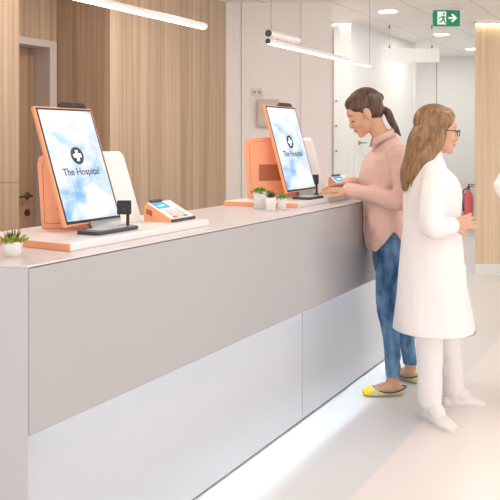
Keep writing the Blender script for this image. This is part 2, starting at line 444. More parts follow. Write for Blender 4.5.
# ------------------------------------------------------------------ exit sign
F = 7.5; c = at(446.5, 18, F); wS, hS = 27 * F / 800, 16.2 * F / 800
t = empty('exit_sign', Vector((c.x, c.y, CEIL)), 'green lit emergency exit sign with running figure and arrow under the ceiling', 'exit sign')
bm = BM(); obox(bm, c - RT * wS / 2 - UP * hS / 2, RT * wS, FW * .025, UP * hS, .002); obj('sign_panel', bm, M['green'], t)
bm = BM(); obox(bm, Vector((c.x, c.y, CEIL - .035)) - RT * .17, RT * .34, FW * .05, UP * .035, .004); obj('ceiling_mount', bm, M['wall_hall'], t)
for s in (-.08, .08):
    bm = BM(); cyl(bm, Vector((c.x, c.y, CEIL - .03)) + RT * s + FW * .012, c + RT * s + FW * .012 + UP * hS / 2, .004, 8); obj('bracket', bm, M['greyplastic'], t)
def flat(name, polys, mat, parent, o, u, v, n, depth=.002):
    bm = BM()
    for pl in polys: prism(bm, [o + u * x + v * y for x, y in pl], n * depth)
    return obj(name, bm, mat, parent)
o = c - FW * .0005
S = hS
flat('doorway_symbol', [[(-.56 * S, -.40 * S), (-.03 * S, -.40 * S), (-.03 * S, .40 * S), (-.56 * S, .40 * S)]], M['signwhite'], t, o, RT, UP, -FW)
man = [[(-.30, .10), (-.20, .16), (-.14, .02), (-.24, -.08)],          # trunk
       [(-.30, .12), (-.44, .04), (-.47, -.08), (-.43, -.09), (-.40, .0), (-.28, .05)],   # back arm
       [(-.20, .16), (-.10, .06), (-.05, .10), (-.04, .06), (-.10, .0), (-.18, .06)],     # front arm
       [(-.24, -.06), (-.14, -.02), (-.10, -.16), (-.04, -.34), (-.10, -.36), (-.17, -.18)],   # front leg
       [(-.25, -.05), (-.17, -.10), (-.30, -.26), (-.46, -.28), (-.46, -.22), (-.33, -.19)]]   # back leg
circ = [(-.155 + .062 * math.cos(a * math.pi / 8), .255 + .062 * math.sin(a * math.pi / 8)) for a in range(16)]
flat('running_figure', [[(x * S, y * S) for x, y in pl] for pl in man + [circ]], M['green'], t, o - FW * .002, RT, UP, -FW)
arrow = [(.12, .06), (.42, .06), (.27, .22), (.38, .27), (.66, 0), (.38, -.27), (.27, -.22), (.42, -.06), (.12, -.06)]
flat('arrow', [[(x * S, y * S) for x, y in arrow]], M['signwhite'], t, o, RT, UP, -FW)

# hanging blank board
F = 800 * (CEIL - EYE) / (139 - 25) ; c = at(412.5, 55.3, F); wB, hB = 54 * F / 800, 14 * F / 800
t = empty('hanging_sign', Vector((c.x, c.y, CEIL)), 'blank white board hanging from the ceiling on two thin wires', 'sign')
bm = BM(); obox(bm, c - RT * wB / 2 - UP * hB / 2, RT * wB, FW * .02, UP * hB, .002); obj('board', bm, M['hang'], t)
for s in (-.245, .21):
    q = c + RT * s + FW * .01
    bm = BM(); cyl(bm, q + UP * hB / 2, Vector((q.x, q.y, CEIL)), .0006, 6); obj('wire', bm, M['greyplastic'], t)
    bm = BM(); cyl(bm, q + UP * (hB / 2 - .012), q + UP * (hB / 2 + .035), .009, 10); obj('clip', bm, M['greyplastic'], t)
    bm = BM(); cyl(bm, Vector((q.x, q.y, CEIL)), Vector((q.x, q.y, CEIL - .04)), .009, 10); obj('clip', bm, M['greyplastic'], t)

# smoke detector at the edge of the ceiling
# fire extinguisher at the end of the hall
F = FE - .12; p = at(468.5, 199, F); zb = EYE - (219 - 139) * F / 800; P = Vector((p.x, p.y, zb))
t = empty('fire_extinguisher', P, 'red fire extinguisher with black valve hanging on the far hall wall', 'fire extinguisher')
bm = BM(); loft(bm, [P + UP * z for z in (.0, .05, .3, .36, .40, .43)], [.055, .065, .065, .055, .03, .022], side=(1, 0, 0), n=3, seg=20); obj('cylinder', bm, M['red'], t, True)
bm = BM(); cyl(bm, P + UP * .43, P + UP * .47, .02); obox(bm, P + UP * .47 - RT * .01 - FW * .01, RT * .09, FW * .02, UP * .012); obox(bm, P + UP * .495 - RT * .01 - FW * .01, RT * .1, FW * .02, UP * .01); cyl(bm, P + UP * .46, P + UP * .5, .01); obj('valve', bm, M['black'], t)
bm = BM(); loft(bm, [P + UP * .45 - RT * .01, P + UP * .4 - RT * .08, P + UP * .25 - RT * .085, P + UP * .12 - RT * .075], [.009] * 4); obj('hose', bm, M['black'], t, True)
bm = BM(); obox(bm, P + UP * .12 + FW * .055 - RT * .05, RT * .1, FW * .035, UP * .25); obj('bracket', bm, M['red'], t)

# socket and box on the white wall
p = at(257, 92.3, 7.15 - .012)
t = empty('wall_socket', p, 'small cream double wall socket on the white wall above the beige box', 'socket')
bm = BM(); obox(bm, p - RT * .048 - UP * .034, RT * .096, FW * .012, UP * .068, .004); obj('face_plate', bm, plain('cream_plastic', (224, 214, 196), .5), t)
for s in (-.024, .022):
    bm = BM(); cyl(bm, p + RT * s - FW * .002, p + RT * s + FW * .002, .016); obj('outlet', bm, M['steel'], t)
p = at(268, 113, 7.15 - .04)
t = empty('wall_box', p, 'beige rounded wall box half hidden behind the farther kiosk screen', 'wall box')
bm = BM(); obox(bm, p - RT * .105 - UP * .13, RT * .21, FW * .045, UP * .25, .018, 3); obj('case', bm, M['beige'], t, True)
bm = BM(); obox(bm, p - RT * .085 - UP * .105 - FW * .003, RT * .17, FW * .006, UP * .2, .002); obj('lid', bm, M['beige'], t)

# ------------------------------------------------------------------ reception counter
YB, YF, ZT, ZP = 1.663, 1.578, 1.0535, .583
X0, X1, YK = 1.646, 5.62, 2.115
t = empty('reception_counter', (X0, YB, 0), 'long white reception counter with a glowing light line under its front panel', 'counter')
E0 = Vector((1.634, 1.579, 0)); E1 = Vector((1.490, 2.115, 0))
bm = BM()
top = [Vector((E0.x, YF + .002, 0)), Vector((X1, YF + .002, 0)), Vector((X1, YK, 0)), E1]
prism(bm, [p + UP * (ZT - .007) for p in top], UP * .007, .001); obj('countertop', bm, M['top'], t)
ed = (E1 - E0).normalized(); en = Vector((ed.y, -ed.x, 0))
bm = BM(); prism(bm, [E0, E0 + ed * .55, E0 + ed * .55 + Vector((.03, .0, 0)), Vector((1.664, 1.603, 0)), Vector((1.6365, 1.603, 0)), Vector((1.6362, 1.579, 0))], UP * (ZT - .0075)); obj('end_panel', bm, M['endp'], t)
bm = BM(); obox(bm, Vector((1.6392, YF, ZP)), Vector((X1 - 1.6392, 0, 0)), Vector((0, .02, 0)), UP * (ZT - .0095 - ZP), .0025); obj('front_panel', bm, M['front'], t)
bm = BM(); box(bm, (1.6366, YF + .006, ZP + .006), (1.6391, YF + .0198, ZT - .008)); obj('gap_shade', bm, M['dark_gap'], t)  # dark strip that colours in the shade of the gap beside the front panel
XS = ray_x(302.4, YB)
for a, b in ((1.66, XS - .003), (XS + .003, X1)):
    bm = BM(); box(bm, (a, YB, .012), (b, YB + .018, ZT - .008), .001); obj('base_panel', bm, M['base'], t)
bm = BM(); box(bm, (1.66, YB + .012, 0), (X1, YB + .03, .012)); obj('plinth', bm, plain('plinth_dark', (120, 112, 104), .7), t)
bm = BM(); box(bm, (1.665, YF + .02, .80), (X1, YB, .83)); obj('cavity_board', bm, M['base'], t)
bm = BM(); box(bm, (1.66, YB + .02, 0), (X1, 2.09, ZT - .008)); obj('carcass', bm, M['base'], t)
bm = BM(); box(bm, (X1 - .02, YB, 0), (X1, YB + .4, ZT - .008)); obj('far_end_panel', bm, M['endp'], t)
bm = BM(); box(bm, (1.69, 1.636, .786), (X1 - .03, 1.652, .80)); obj('light_strip', bm, M['led'], t)

# ------------------------------------------------------------------ platforms and kiosks
def platform(c0, c1, c2, zt, label):
    """front-left, back-left corners on the counter and the front-right one"""
    t = empty('kiosk_platform', Vector((c0[0], c0[1], ZT)), label, 'platform', 'white kiosk platforms on the counter')
    a, b, c = Vector((*c0, ZT)), Vector((*c1, ZT)), Vector((*c2, ZT)); dd = b + (c - a)
    bm = BM(); u = (c - a).normalized() * .003
    prism(bm, [a + u, c, dd, b + u], UP * (zt - ZT), .002); obj('platform_body', bm, M['white'], t)
    n = (c - a).normalized(); k = .001
    bm = BM(); v = (b - a).normalized()
    prism(bm, [a + UP * .001, b + UP * .001, b + UP * (zt - ZT - .003), a + UP * (zt - ZT - .003)], n * .003); obj('end_panel', bm, M['orange'], t)
    return t
ZB = 1.078
platform((1.898, 1.66), (1.925, 2.09), (2.735, 1.672), ZB, 'white slab with an orange end on the counter under the nearer kiosk')
platform((3.648, 1.707), (3.602, 2.108), (4.80, 1.70), ZB, 'white slab with an orange end on the counter under the farther kiosk')

def kiosk(BL, W, L, lean, hs, label, foot, scan):
    """BL: lower left corner of the display front; hs: housing (x front-left, x back-left, x right, y front, y back, z top)"""
    t = empty('check_in_kiosk', Vector((BL.x, BL.y, ZB)), label, 'kiosk', 'self check-in kiosks on the counter')
    u = Vector((1, 0, 0)); v = Vector((0, math.sin(lean), math.cos(lean))); n = u.cross(v)
    th = .016
    bm = BM(); obox(bm, BL - n * th, u * W, n * th, v * L, .0025); fr = obj('display_frame', bm, M['orange'], t)
    m = .006
    bm = BM(); obox(bm, BL + u * m + v * m - n * .002, u * (W - 2 * m), n * .003, v * (L - 2 * m)); obj('bezel', bm, M['black'], fr)
    m = .013
    bm = BM(); obox(bm, BL + u * m + v * (m + .003) - n * .001, u * (W - 2 * m), n * .0025, v * (L - 2 * m - .003)); sc_ = obj('screen', bm, M['screen'], t)
    o = BL + n * .0014
    def pt(x, y, k=0): return o + u * (x * W) + v * (y * L) + n * k
    R = .105 * L * .72
    cen = pt(.50, .575)
    bm = BM(); prism(bm, [cen + u * math.cos(a * math.pi / 20) * R + v * math.sin(a * math.pi / 20) * R for a in range(40)], n * .0008); obj('logo_disc', bm, M['logo'], sc_)
    q, w = R * .62, R * .2
    cr = [(-w, -q), (w, -q), (w, -w), (q, -w), (q, w), (w, w), (w, q), (-w, q), (-w, w), (-q, w), (-q, -w), (-w, -w)]
    bm = BM(); prism(bm, [cen + n * .0008 + u * x + v * y for x, y in cr], n * .0006); obj('logo_cross', bm, M['logowhite'], sc_)
    mt = Matrix((u, v, n)).transposed().to_4x4(); mt.translation = pt(.5, .435, .0006)
    obj('logo_lettering', text_bm('The Hospital', W * .122, .0003, mt), M['logotext'], sc_)
    for k in (.88, .93):
        bm = BM(); obox(bm, pt(k - .013, .955), u * W * .026, n * .0006, v * L * .010); obj('status_icon', bm, M['greyplastic'], sc_)
    # webcam bar on the top edge
    bm = BM(); prism(bm, [BL - n * .012 + v * L + u * (W * x) + v * (y * .02) for x, y in ((.42, -.02), (.9, -.02), (.87, .85), (.84, 1), (.49, 1), (.46, .85))], n * .016, .0015); wc = obj('webcam', bm, M['black'], t)
    bm = BM(); cc = BL + n * .004 + v * (L + .010) + u * W * .66; cyl(bm, cc, cc + n * .0015, .0045, 14); obj('lens', bm, M['charcoal'], wc)
    # housing behind the display
    xf, xb, xr, yf, yb, zt = hs; k = math.tan(lean)
    def xl(y): return xf + (xb - xf) * (y - yf) / (yb - yf)
    prof = [(yf, ZB + .001), (yf + (zt - .018 - ZB) * k, zt - .018), (yf + (zt - ZB) * k + .012, zt - .002), (yf + (zt - ZB) * k + .03, zt), (yb - .025, zt - .008), (yb - .006, zt - .016), (yb, zt - .04), (yb - .015, ZB + .001)]
    def shell(s, g):
        """closed shell between the oblique left side (plus s) and the right side, grown by g"""
        bm = BM(); A = [bm.verts.new((xl(y) + s, y, z)) for y, z in prof]; B = [bm.verts.new((xr, y, z)) for y, z in prof]
        bm.faces.new(A); bm.faces.new(B[::-1]); nn = len(prof)
        for i in range(nn): bm.faces.new((A[i], B[i], B[(i + 1) % nn], A[(i + 1) % nn]))
        return bm
    hb = obj('housing', shell(.004, 0), M['white'], t)
    cy, cz = sum(p[0] for p in prof) / 8, sum(p[1] for p in prof) / 8
    bm = BM(); prism(bm, [Vector((xl(y), y, z)) for y, z in prof], Vector((.004, 0, 0))); sp = obj('side_panel', bm, M['orange'], t)
    # inset line and brown vent on the side panel
    def side(fy, fz, d=0): y = yf + (yb - yf) * fy; return Vector((xl(y) - d, y, ZB + (zt - ZB) * fz))
    if True:
        ring = [(.30 * 0 + .16, .07), (.86, .07), (.90, .86), (.80, .93), (.62, .93)]
        bm = BM()
        for i in range(len(ring)):
            p, q2 = side(*ring[i], .0004), side(*ring[(i + 1) % len(ring)], .0004)
            if i < 4 and i != 9: cyl(bm, p, q2, .0009, 6)
        obj('groove', bm, M['brown'], sp)
    va, vb, vc, vd = VENT
    def fr_(fz): return ((zt - ZB) * fz * k + .012) / (yb - yf)
    bm = BM(); prism(bm, [side(fr_(vc) + va, vc, .0012), side(vb, vc, .0012), side(vb, vd, .0012), side(max(va, fr_(vd)), vd, .0012)], Vector((.0012, 0, 0))); obj('vent', bm, M['brown'], sp)
    bm = BM(); cyl(bm, Vector((xr - .04, yf + (zt - ZB) * k + .04, zt - .004)), Vector((xr - .04, yf + (zt - ZB) * k + .04, zt + .002)), .009, 14); obj('button', bm, M['black'], hb)
    # bracket and foot
    fx0, fx1, fy0, fy1 = foot
    bm = BM(); prism(bm, [Vector((BL.x + W * .45, BL.y + .013, BL.z + .012)), Vector((BL.x + W * .97, BL.y + .013, BL.z + .012)), Vector((fx1, fy1 - .02, ZB + .006)), Vector((fx0 + .08, fy1 - .02, ZB + .006))], Vector((0, .006, -.003))); obj('bracket', bm, M['greyplastic'], t)
    bm = BM(); pl = []
    r = .022
    for cx, cyy, a0 in ((fx1 - r, fy1 - r, 0), (fx0 + r, fy1 - r, 90), (fx0 + r, fy0 + r, 180), (fx1 - r, fy0 + r, 270)):
        for i in range(6):
            a = math.radians(a0 + i * 18); pl.append(Vector((cx + r * math.cos(a), cyy + r * math.sin(a), ZB)))
    prism(bm, pl, UP * .012, .003); ft = obj('foot', bm, M['charcoal'], t)
    bm = BM(); cc = Vector(((fx0 + fx1) / 2, (fy0 + fy1) / 2, ZB + .0125))
    prism(bm, [cc + (p - Vector((cc.x, cc.y, ZB))) * .72 for p in pl], UP * .001); obj('pad', bm, plain('pad_grey', (196, 198, 202), .3), ft)
    # scanner on a post
    sx, sy, sw, sh = scan
    bm = BM(); cyl(bm, Vector((sx, sy, ZB)), Vector((sx, sy, ZB + sh * .55)), .006, 10); cyl(bm, Vector((sx, sy, ZB)), Vector((sx, sy, ZB + .006)), .016, 16); po = obj('scanner_post', bm, M['black'], t)
    a, b = -RT * 1.0, UP
    bm = BM(); obox(bm, Vector((sx, sy + .004, ZB + sh * .5)) + RT * -sw * .72, RT * sw, FW * .018, UP * sw, .003); sn = obj('scanner', bm, M['black'], t)
    bm = BM(); q3 = Vector((sx, sy + .004, ZB + sh * .5)) - RT * sw * .3 + UP * sw * .35 - FW * .0008; obox(bm, q3, RT * .01, FW * .001, UP * .006); obj('scan_window', bm, M['charcoal'], sn)
    return t
VENT = (.0, .62, .24, .58)
kiosk(Vector((2.098, 1.852, 1.10)), .308, .441, math.radians(19.4), (2.243, 2.165, 2.555, 1.868, 2.045, 1.352),
      'tall tilted sky-blue touchscreen kiosk, the nearer one, with orange frame and white housing', (2.095, 2.335, 1.712, 1.812), (2.298, 1.742, .050, .105))
VENT = (.0, .72, .28, .55)
kiosk(Vector((3.85, 1.862, 1.110)), .385, .495, math.radians(16.0), (4.03, 3.80, 4.435, 1.885, 2.10, 1.41),
      'tilted sky-blue touchscreen kiosk with orange side in front of the woman in pink', (3.86, 4.06, 1.735, 1.845), (4.262, 1.872, .055, .120))

def terminal(A, wx, dy, hf, hb_, label):
    t = empty('card_terminal', A, label, 'card terminal', 'card payment terminals on the platforms')
    u = Vector((1, .03, 0)).normalized(); v = Vector((-.06, 1, 0)).normalized()
    def P(x, y, z=0): return A + u * (x * wx) + v * (y * dy) + UP * z
    prof = [(0, .0), (0, hf), (.93, hb_), (1, hb_ - .012), (1.02, .02), (1, 0)]
    bm = BM(); prism(bm, [P(0, y, z) for y, z in prof], u * .006); obj('side_panel', bm, M['orange'], t)
    bm = BM(); prism(bm, [P(0, y, z) + u * .006 for y, z in prof], u * (wx - .006)); obj('body', bm, M['white'], t)
    bm = BM(); prism(bm, [P(.0, -.05), P(1, -.05), P(1, -.05, hf), P(0, -.05, hf)], v * (dy * .05)); obj('front_lip', bm, M['charcoal'], t)
    sl = (P(0, .93, hb_) - P(0, 0, hf)); sn = u.cross(sl.normalized())
    if sn.z < 0: sn = -sn
    def T(x, f, d=0): return P(x, 0, hf) + sl * f + sn * d
    bm = BM(); prism(bm, [T(.12, .62), T(.62, .62), T(.62, .90), T(.12, .90)], sn * .0015); ds = obj('display', bm, M['blue'], t)
    bm = BM(); prism(bm, [T(.22, .72, .0015), T(.5, .72, .0015), T(.5, .78, .0015), T(.22, .78, .0015)], sn * .0005); obj('display_text', bm, M['bluetext'], ds)
    bm = BM(); prism(bm, [T(.15, .95, -.004), T(.6, .95, -.004), T(.6, 1.04, -.004), T(.15, 1.04, -.004)], sn * .014, .002); obj('printer_slot', bm, M['charcoal'], t)
    for r in range(4):
        for c_ in range(3):
            mat = M['keygrey'] if r < 3 else (M['keyred'], M['keyyellow'], M['keygreen'])[c_]
            x, f = .2 + c_ * .22, .5 - r * .12
            bm = BM(); prism(bm, [T(x, f - .07), T(x + .15, f - .07), T(x + .15, f), T(x, f)], sn * .0018); obj('key', bm, mat, t)
    bm = BM(); prism(bm, [P(-.003, .70, .02), P(-.003, .92, .03), P(-.003, .92, .05), P(-.003, .70, .042)], u * .002); obj('vent', bm, M['brown'], t)
terminal(Vector((2.562, 1.735, ZB)), .172, .122, .012, .072, 'orange-sided card terminal with blue display, alone at the end of the nearer white platform')
terminal(Vector((4.44, 1.772, ZB)), .27, .10, .014, .098, 'orange-sided card terminal with blue display beside the hands of the woman in pink')

# ------------------------------------------------------------------ little plants
def leaf(bm, base, d, ln, w, up, curl=.3):
    d = Vector(d).normalized(); s = d.cross(UP)
    s = s.normalized() if s.length > .01 else Vector((1, 0, 0))
    pts = [base, base + d * ln * .4 + UP * up * .3, base + d * ln * .75 + UP * up * .8, base + d * ln + UP * up * 1.3]
    loft(bm, pts, [(w * .6, w * .25), (w, w * .4), (w * .75, w * .3), (w * .12, w * .1)], side=s, n=3, seg=8)
def pot_mesh(c, r0, r1, h, sq):
    bm = BM(); rings = []
    def ring(r, z):
        out = []
        for i in range(32):
            a = 2 * math.pi * i / 32 + .35; ca, sa = math.cos(a), math.sin(a)
            k = (abs(ca) ** sq + abs(sa) ** sq) ** (-1 / sq)
            x, y = ca * k * r, sa * k * r
            cr, sr = math.cos(.5), math.sin(.5)
            out.append(bm.verts.new((c.x + x * cr - y * sr, c.y + x * sr + y * cr, c.z + z)))
        return out
    R = [ring(r0 * .92, 0), ring(r0, .003), ring(r1, h - .002), ring(r1 * .98, h), ring(r1 * .86, h - .001), ring(r1 * .82, h * .8)]
    for A, B in zip(R, R[1:]):
        for i in range(32): bm.faces.new((A[i], A[(i + 1) % 32], B[(i + 1) % 32], B[i]))
    bm.faces.new(R[0][::-1]); bm.faces.new(R[-1])
    return bm
def plant(c, r0, r1, h, sq, kind, label):
    t = empty('potted_succulent', c, label, 'plant', 'small potted plants on the counter')
    obj('pot', pot_mesh(c, r0, r1, h, sq), M['pot'], t, True)
    bm = BM(); cyl(bm, c + UP * h * .8, c + UP * (h * .93), r1 * .8, 24); obj('soil', bm, M['soil'], t)
    b = c + UP * h * .88
    def rosette(count, ln, w, up, spread, seed):
        rd = random.Random(seed); bm = BM()
        for i in range(count):
            a = i * 2.39996; f = (i + .5) / count
            d = Vector((math.cos(a), math.sin(a), .25 + 1.5 * (1 - f) ** 1.3))
            leaf(bm, b + Vector((math.cos(a), math.sin(a), 0)) * r1 * spread * f, d, ln * (.7 + .5 * rd.random()), w, up * rd.random())
        return bm
    if kind == 'mixed':
        obj('foliage', rosette(40, r1 * 1.0, r1 * .27, .006, .85, 1), M['leaf_yellow'], t, True)
        bm = BM(); rd = random.Random(5)
        for i in range(13):
            a = i * 2.4; tilt = .25 + .5 * rd.random()
            leaf(bm, b + Vector((math.cos(a), math.sin(a), 0)) * .005, (math.cos(a) * tilt, math.sin(a) * tilt, 1), r1 * (1.2 + .6 * rd.random()), r1 * .09, .003)
        obj('spiky_leaves', bm, M['leaf_dark'], t, True)['label'] = 'dark thin upright leaves'
    elif kind == 'bush':
        bm = rosette(90, r1 * .75, r1 * .17, .006, .9, 2)
        for i in range(40):
            a = i * 2.4; f = i / 40
            leaf(bm, b + UP * r1 * .5 * (1 - f) + Vector((math.cos(a), math.sin(a), 0)) * r1 * .5 * f, (math.cos(a), math.sin(a), .8), r1 * .55, r1 * .13, .003)
        obj('foliage', bm, M['leaf'], t, True)
    elif kind == 'agave':
        bm = BM()
        for i in range(22):
            a = i * 2.4; f = (i + .5) / 22
            leaf(bm, b, (math.cos(a) * (.2 + f), math.sin(a) * (.2 + f), 1.1 - .5 * f), r1 * 1.35, r1 * .15, .004)
        obj('foliage', bm, M['leaf_dark'], t, True)
        obj('lower_leaves', rosette(20, r1 * .5, r1 * .13, .002, .6, 6), M['leaf_yellow'], t, True)
    else:
        obj('foliage', rosette(60, r1 * .8, r1 * .22, .012, .8, 3), M['leaf'], t, True)
        obj('young_leaves', rosette(24, r1 * .75, r1 * .16, .008, .3, 9), M['leaf_yellow'], t, True)
def on_top(px, py):
    F = 800 * (EYE - ZT) / (py - 139); return at(px, py, F)
plant(on_top(12.8, 256), .020, .0275, .044, 6, 'mixed', 'yellow-green succulent in a small tapered white pot at the near end of the counter')
plant(on_top(260.0, 208.6), .031, .034, .086, 8, 'bush', 'leafy green plant in the tallest white pot of three by the farther kiosk')
plant(on_top(270.5, 210.6), .0235, .0275, .064, 8, 'agave', 'dark spiky succulent in the middle white pot of three by the farther kiosk')
plant(on_top(282, 209.6), .019, .022, .056, 8, 'round', 'round bright green succulent in the small right-hand pot of three by the farther kiosk')

# ------------------------------------------------------------------ pendant lamps
def pendant(x0, x1, label):
    Y, z = 2.0, EYE + .5253 + .010
    t = empty('pendant_lamp', Vector((x0, Y, CEIL)), label, 'pendant lamp', 'tube pendant lamps above the counter')
    r = .0148
    bm = BM(); cyl(bm, (x0, Y, z), (x1, Y, z), r, 24); obj('tube', bm, M['white'], t, False)
    for x, s in ((x0, -1), (x1, 1)):
        bm = BM(); cyl(bm, (x, Y, z), (x + s * .004, Y, z), r * 1.02, 24)
        cyl(bm, (x + s * .004, Y, z), (x + s * .0055, Y, z), r * .5, 16); obj('end_cap', bm, M['charcoal'] if s < 0 else M['white'], t)
    bm = BM(); n = 10
    pl = [Vector((x0 + .012, Y + (r + .002) * math.cos(a), z + (r + .002) * math.sin(a))) for a in [math.radians(230 + i * 8.5) for i in range(n)]]
    prism(bm, pl, Vector((x1 - x0 - .024, 0, 0))); obj('diffuser', bm, M['lamp'], t)
    xd = x0 + .008
    bm = BM(); cyl(bm, (xd, Y, z + .044), (xd + .38, Y, z + .044), .0195, 28); dr = obj('driver', bm, M['white'], t)
    bm = BM(); cyl(bm, (xd - .004, Y, z + .044), (xd, Y, z + .044), .0198, 28); cyl(bm, (xd - .006, Y, z + .044), (xd - .004, Y, z + .044), .010, 20); obj('driver_cap', bm, M['charcoal'], dr)
    for x in (xd + .06, xd + .32):
        bm = BM(); cyl(bm, (x, Y, z + .01), (x, Y, z + .03), .006, 10); obj('spacer', bm, M['white'], t)
    for x, zz in ((xd + .03, z + .06), (x1 - .01, z + .01)):
        bm = BM(); cyl(bm, (x, Y, zz), (x, Y, CEIL), .0022 if x < x1 - .1 else .0014, 8); obj('cable', bm, M['steel'], t)
        bm = BM(); cyl(bm, (x, Y, CEIL - .02), (x, Y, CEIL), .03, 20); obj('ceiling_cup', bm, M['white'], t)
pendant(1.62, 3.235, 'long white glowing tube lamp hanging above the nearer kiosk')
pendant(3.893, 5.51, 'long thin glowing tube lamp hanging above the woman in pink')

exec_people = True
# ------------------------------------------------------------------ people
def head_frame(c, pitch, k=1.0, yaw=0):
    """maps head coordinates (x forward, z up, origin between the ears) into the figure's"""
    R = Matrix.Rotation(yaw, 3, 'Z') @ Matrix.Rotation(pitch, 3, 'Y')
    return lambda x, y, z: Vector(c) + R @ (Vector((x, y, z)) * k), R
def head(bm, H, R, k):
    def E(x, y, z, a, b, c): ell(bm, H(x, y, z), (a * k, b * k, c * k), R, 28)
    E(-.012, 0, .036, .094, .075, .083); E(.030, 0, .012, .058, .064, .080)
    E(.030, 0, -.035, .054, .056, .066); E(.044, 0, -.072, .040, .042, .036)
    E(.066, 0, -.096, .020, .024, .017)                       # chin
    E(.066, 0, .030, .024, .050, .030)                        # forehead
    for s in (-1, 1):
        E(.056, s * .036, -.030, .026, .022, .024)            # cheeks
        E(.074, s * .026, .018, .012, .022, .008)             # brow ridge
        E(.076, s * .031, -.002, .010, .015, .009)            # lids
        E(.086, s * .010, -.036, .012, .008, .007)            # nostrils
        E(-.004, s * .077, -.006, .019, .007, .033)           # ears
        E(.000, s * .074, -.034, .009, .006, .010)
    loft(bm, [H(.080, 0, .016), H(.088, 0, -.008), H(.099, 0, -.030), H(.088, 0, -.041)], [.008 * k, .008 * k, .0095 * k, .009 * k], n=3, seg=12)
    E(.086, 0, -.060, .009, .021, .0065); E(.084, 0, -.071, .009, .018, .0065)   # lips
def hand(bm, w, fwd, back, k=1.0, curl=(.35, .4, .45, .5), thumb=1):
    """w wrist; fwd along the fingers; back = normal of the back of the hand; thumb: side (+1/-1) along back x fwd"""
    f = Vector(fwd).normalized(); b = Vector(back); b = (b - f * b.dot(f)).normalized(); s = b.cross(f) * thumb
    def P(x, y, z=0): return w + (f * x + s * y + b * z) * k
    loft(bm, [P(-.02, 0), P(.01, 0), P(.045, .002), P(.085, 0)], [(.026 * k, .020 * k), (.029 * k, .017 * k), (.039 * k, .015 * k), (.038 * k, .011 * k)], side=s, n=3, seg=14)
    for i, (y, ln) in enumerate(((.032, .068), (.011, .076), (-.011, .070), (-.031, .055))):
        a = .12 * (1.2 - i); c = curl[i]; p = P(.078, y * .9, .002); pts = [P(.045, y * .7, .001), p]; d = f * math.cos(a) + s * math.sin(a); ang = 0
        for sgm, add in ((.45, .5), (.32, 1.0), (.25, .7)):
            ang += c * add; dd = d * math.cos(ang) - b * math.sin(ang); p = p + dd * ln * sgm * k; pts.append(p)
        loft(bm, pts, [.0092 * k, .0090 * k, .0082 * k, .0075 * k, .0062 * k], side=s, n=3, seg=10)
    pts = [P(.012, .02), P(.032, .042, -.004), P(.06, .058, -.010), P(.084, .060, -.016)]
    loft(bm, pts, [.013 * k, .0125 * k, .0095 * k, .0075 * k], side=b, n=3, seg=10)
def torso(bm, rings, g=0):
    """rings: (x, z, half depth, half width)"""
    loft(bm, [(x, 0, z) for x, z, a, b in rings], [(b + g, a + g) for x, z, a, b in rings], side=(0, 1, 0), n=4, seg=32)
def limb(bm, pts, rad, g=0, n=5): loft(bm, [Vector(p) for p in pts], [r + g for r in rad], n=n, seg=16)
def foot(bm, ankle, d, L=.235, h=.0):
    """bare foot along plan direction d, heel behind the ankle"""
    d = Vector((d[0], d[1], 0)).normalized(); s = UP.cross(d); a = Vector((ankle[0], ankle[1], 0))
    heel = a - d * .055
    loft(bm, [heel + UP * .034 + d * .02, heel + d * .06 + UP * .042, heel + d * .12 + UP * .036, heel + d * .17 + UP * .024, heel + d * (L - .025) + UP * .017],
         [(.027, .026), (.028, .038), (.034, .030), (.038, .020), (.030, .013)], side=s, n=4, seg=16)
    limb(bm, [Vector(ankle) + UP * .05, Vector(ankle), a + UP * .045 + d * .01], [.034, .034, .033])
def shoe_bm(ankle, d, L=.245, wide=1.0):
    d = Vector((d[0], d[1], 0)).normalized(); s = UP.cross(d); heel = Vector((ankle[0], ankle[1], 0)) - d * .068
    bm = BM()
    loft(bm, [heel + d * .025 + UP * .036, heel + d * .075 + UP * .034, heel + d * .135 + UP * .03, heel + d * .185 + UP * .025, heel + d * (L - .02) + UP * .018],
         [(.032 * wide, .034), (.033 * wide, .036), (.041 * wide, .032), (.044 * wide, .026), (.032 * wide, .016)], side=s, n=5, seg=20)
    return bm, heel, d, s

def wrinkle(amp, sx, sz, seed=0, zlo=None):
    def f(co):
        q = Vector((co.x * sx + seed, co.y * sx, co.z * sz))
        k = noise.noise(q) + .5 * noise.noise(q * 2.1)
        r = Vector((co.x, co.y, 0)); r = r.normalized() if r.length > .01 else Vector((1, 0, 0))
        return co + r * amp * k
    return f

def face_parts(t, H, R, k, closed, side_y):
    for s in (-1, 1):
        if not closed:
            bm = BM(); ell(bm, H(.0775, s * .031, -.003), (.0095 * k, .012 * k, .0065 * k), R, 16); obj('eye', bm, M['eye'], t, True, True)
            bm = BM(); ell(bm, H(.0845, s * .031, -.003), (.004 * k, .0052 * k, .0052 * k), R, 12); obj('iris', bm, M['iris'], t, True, True)
        bm = BM(); z = -.010 if closed else .003
        loft(bm, [H(.077, s * .018, z), H(.0865, s * .030, z - .001), H(.075, s * .046, z)], [.0016 * k, .0022 * k, .0016 * k], n=4, seg=8); obj('eyelash', bm, M['brow'], t, True, True)
        bm = BM(); loft(bm, [H(.084, s * .013, .021), H(.0855, s * .028, .027), H(.070, s * .050, .021)], [.0022 * k, .003 * k, .0015 * k], n=4, seg=8); obj('eyebrow', bm, M['brow'], t, True, True)

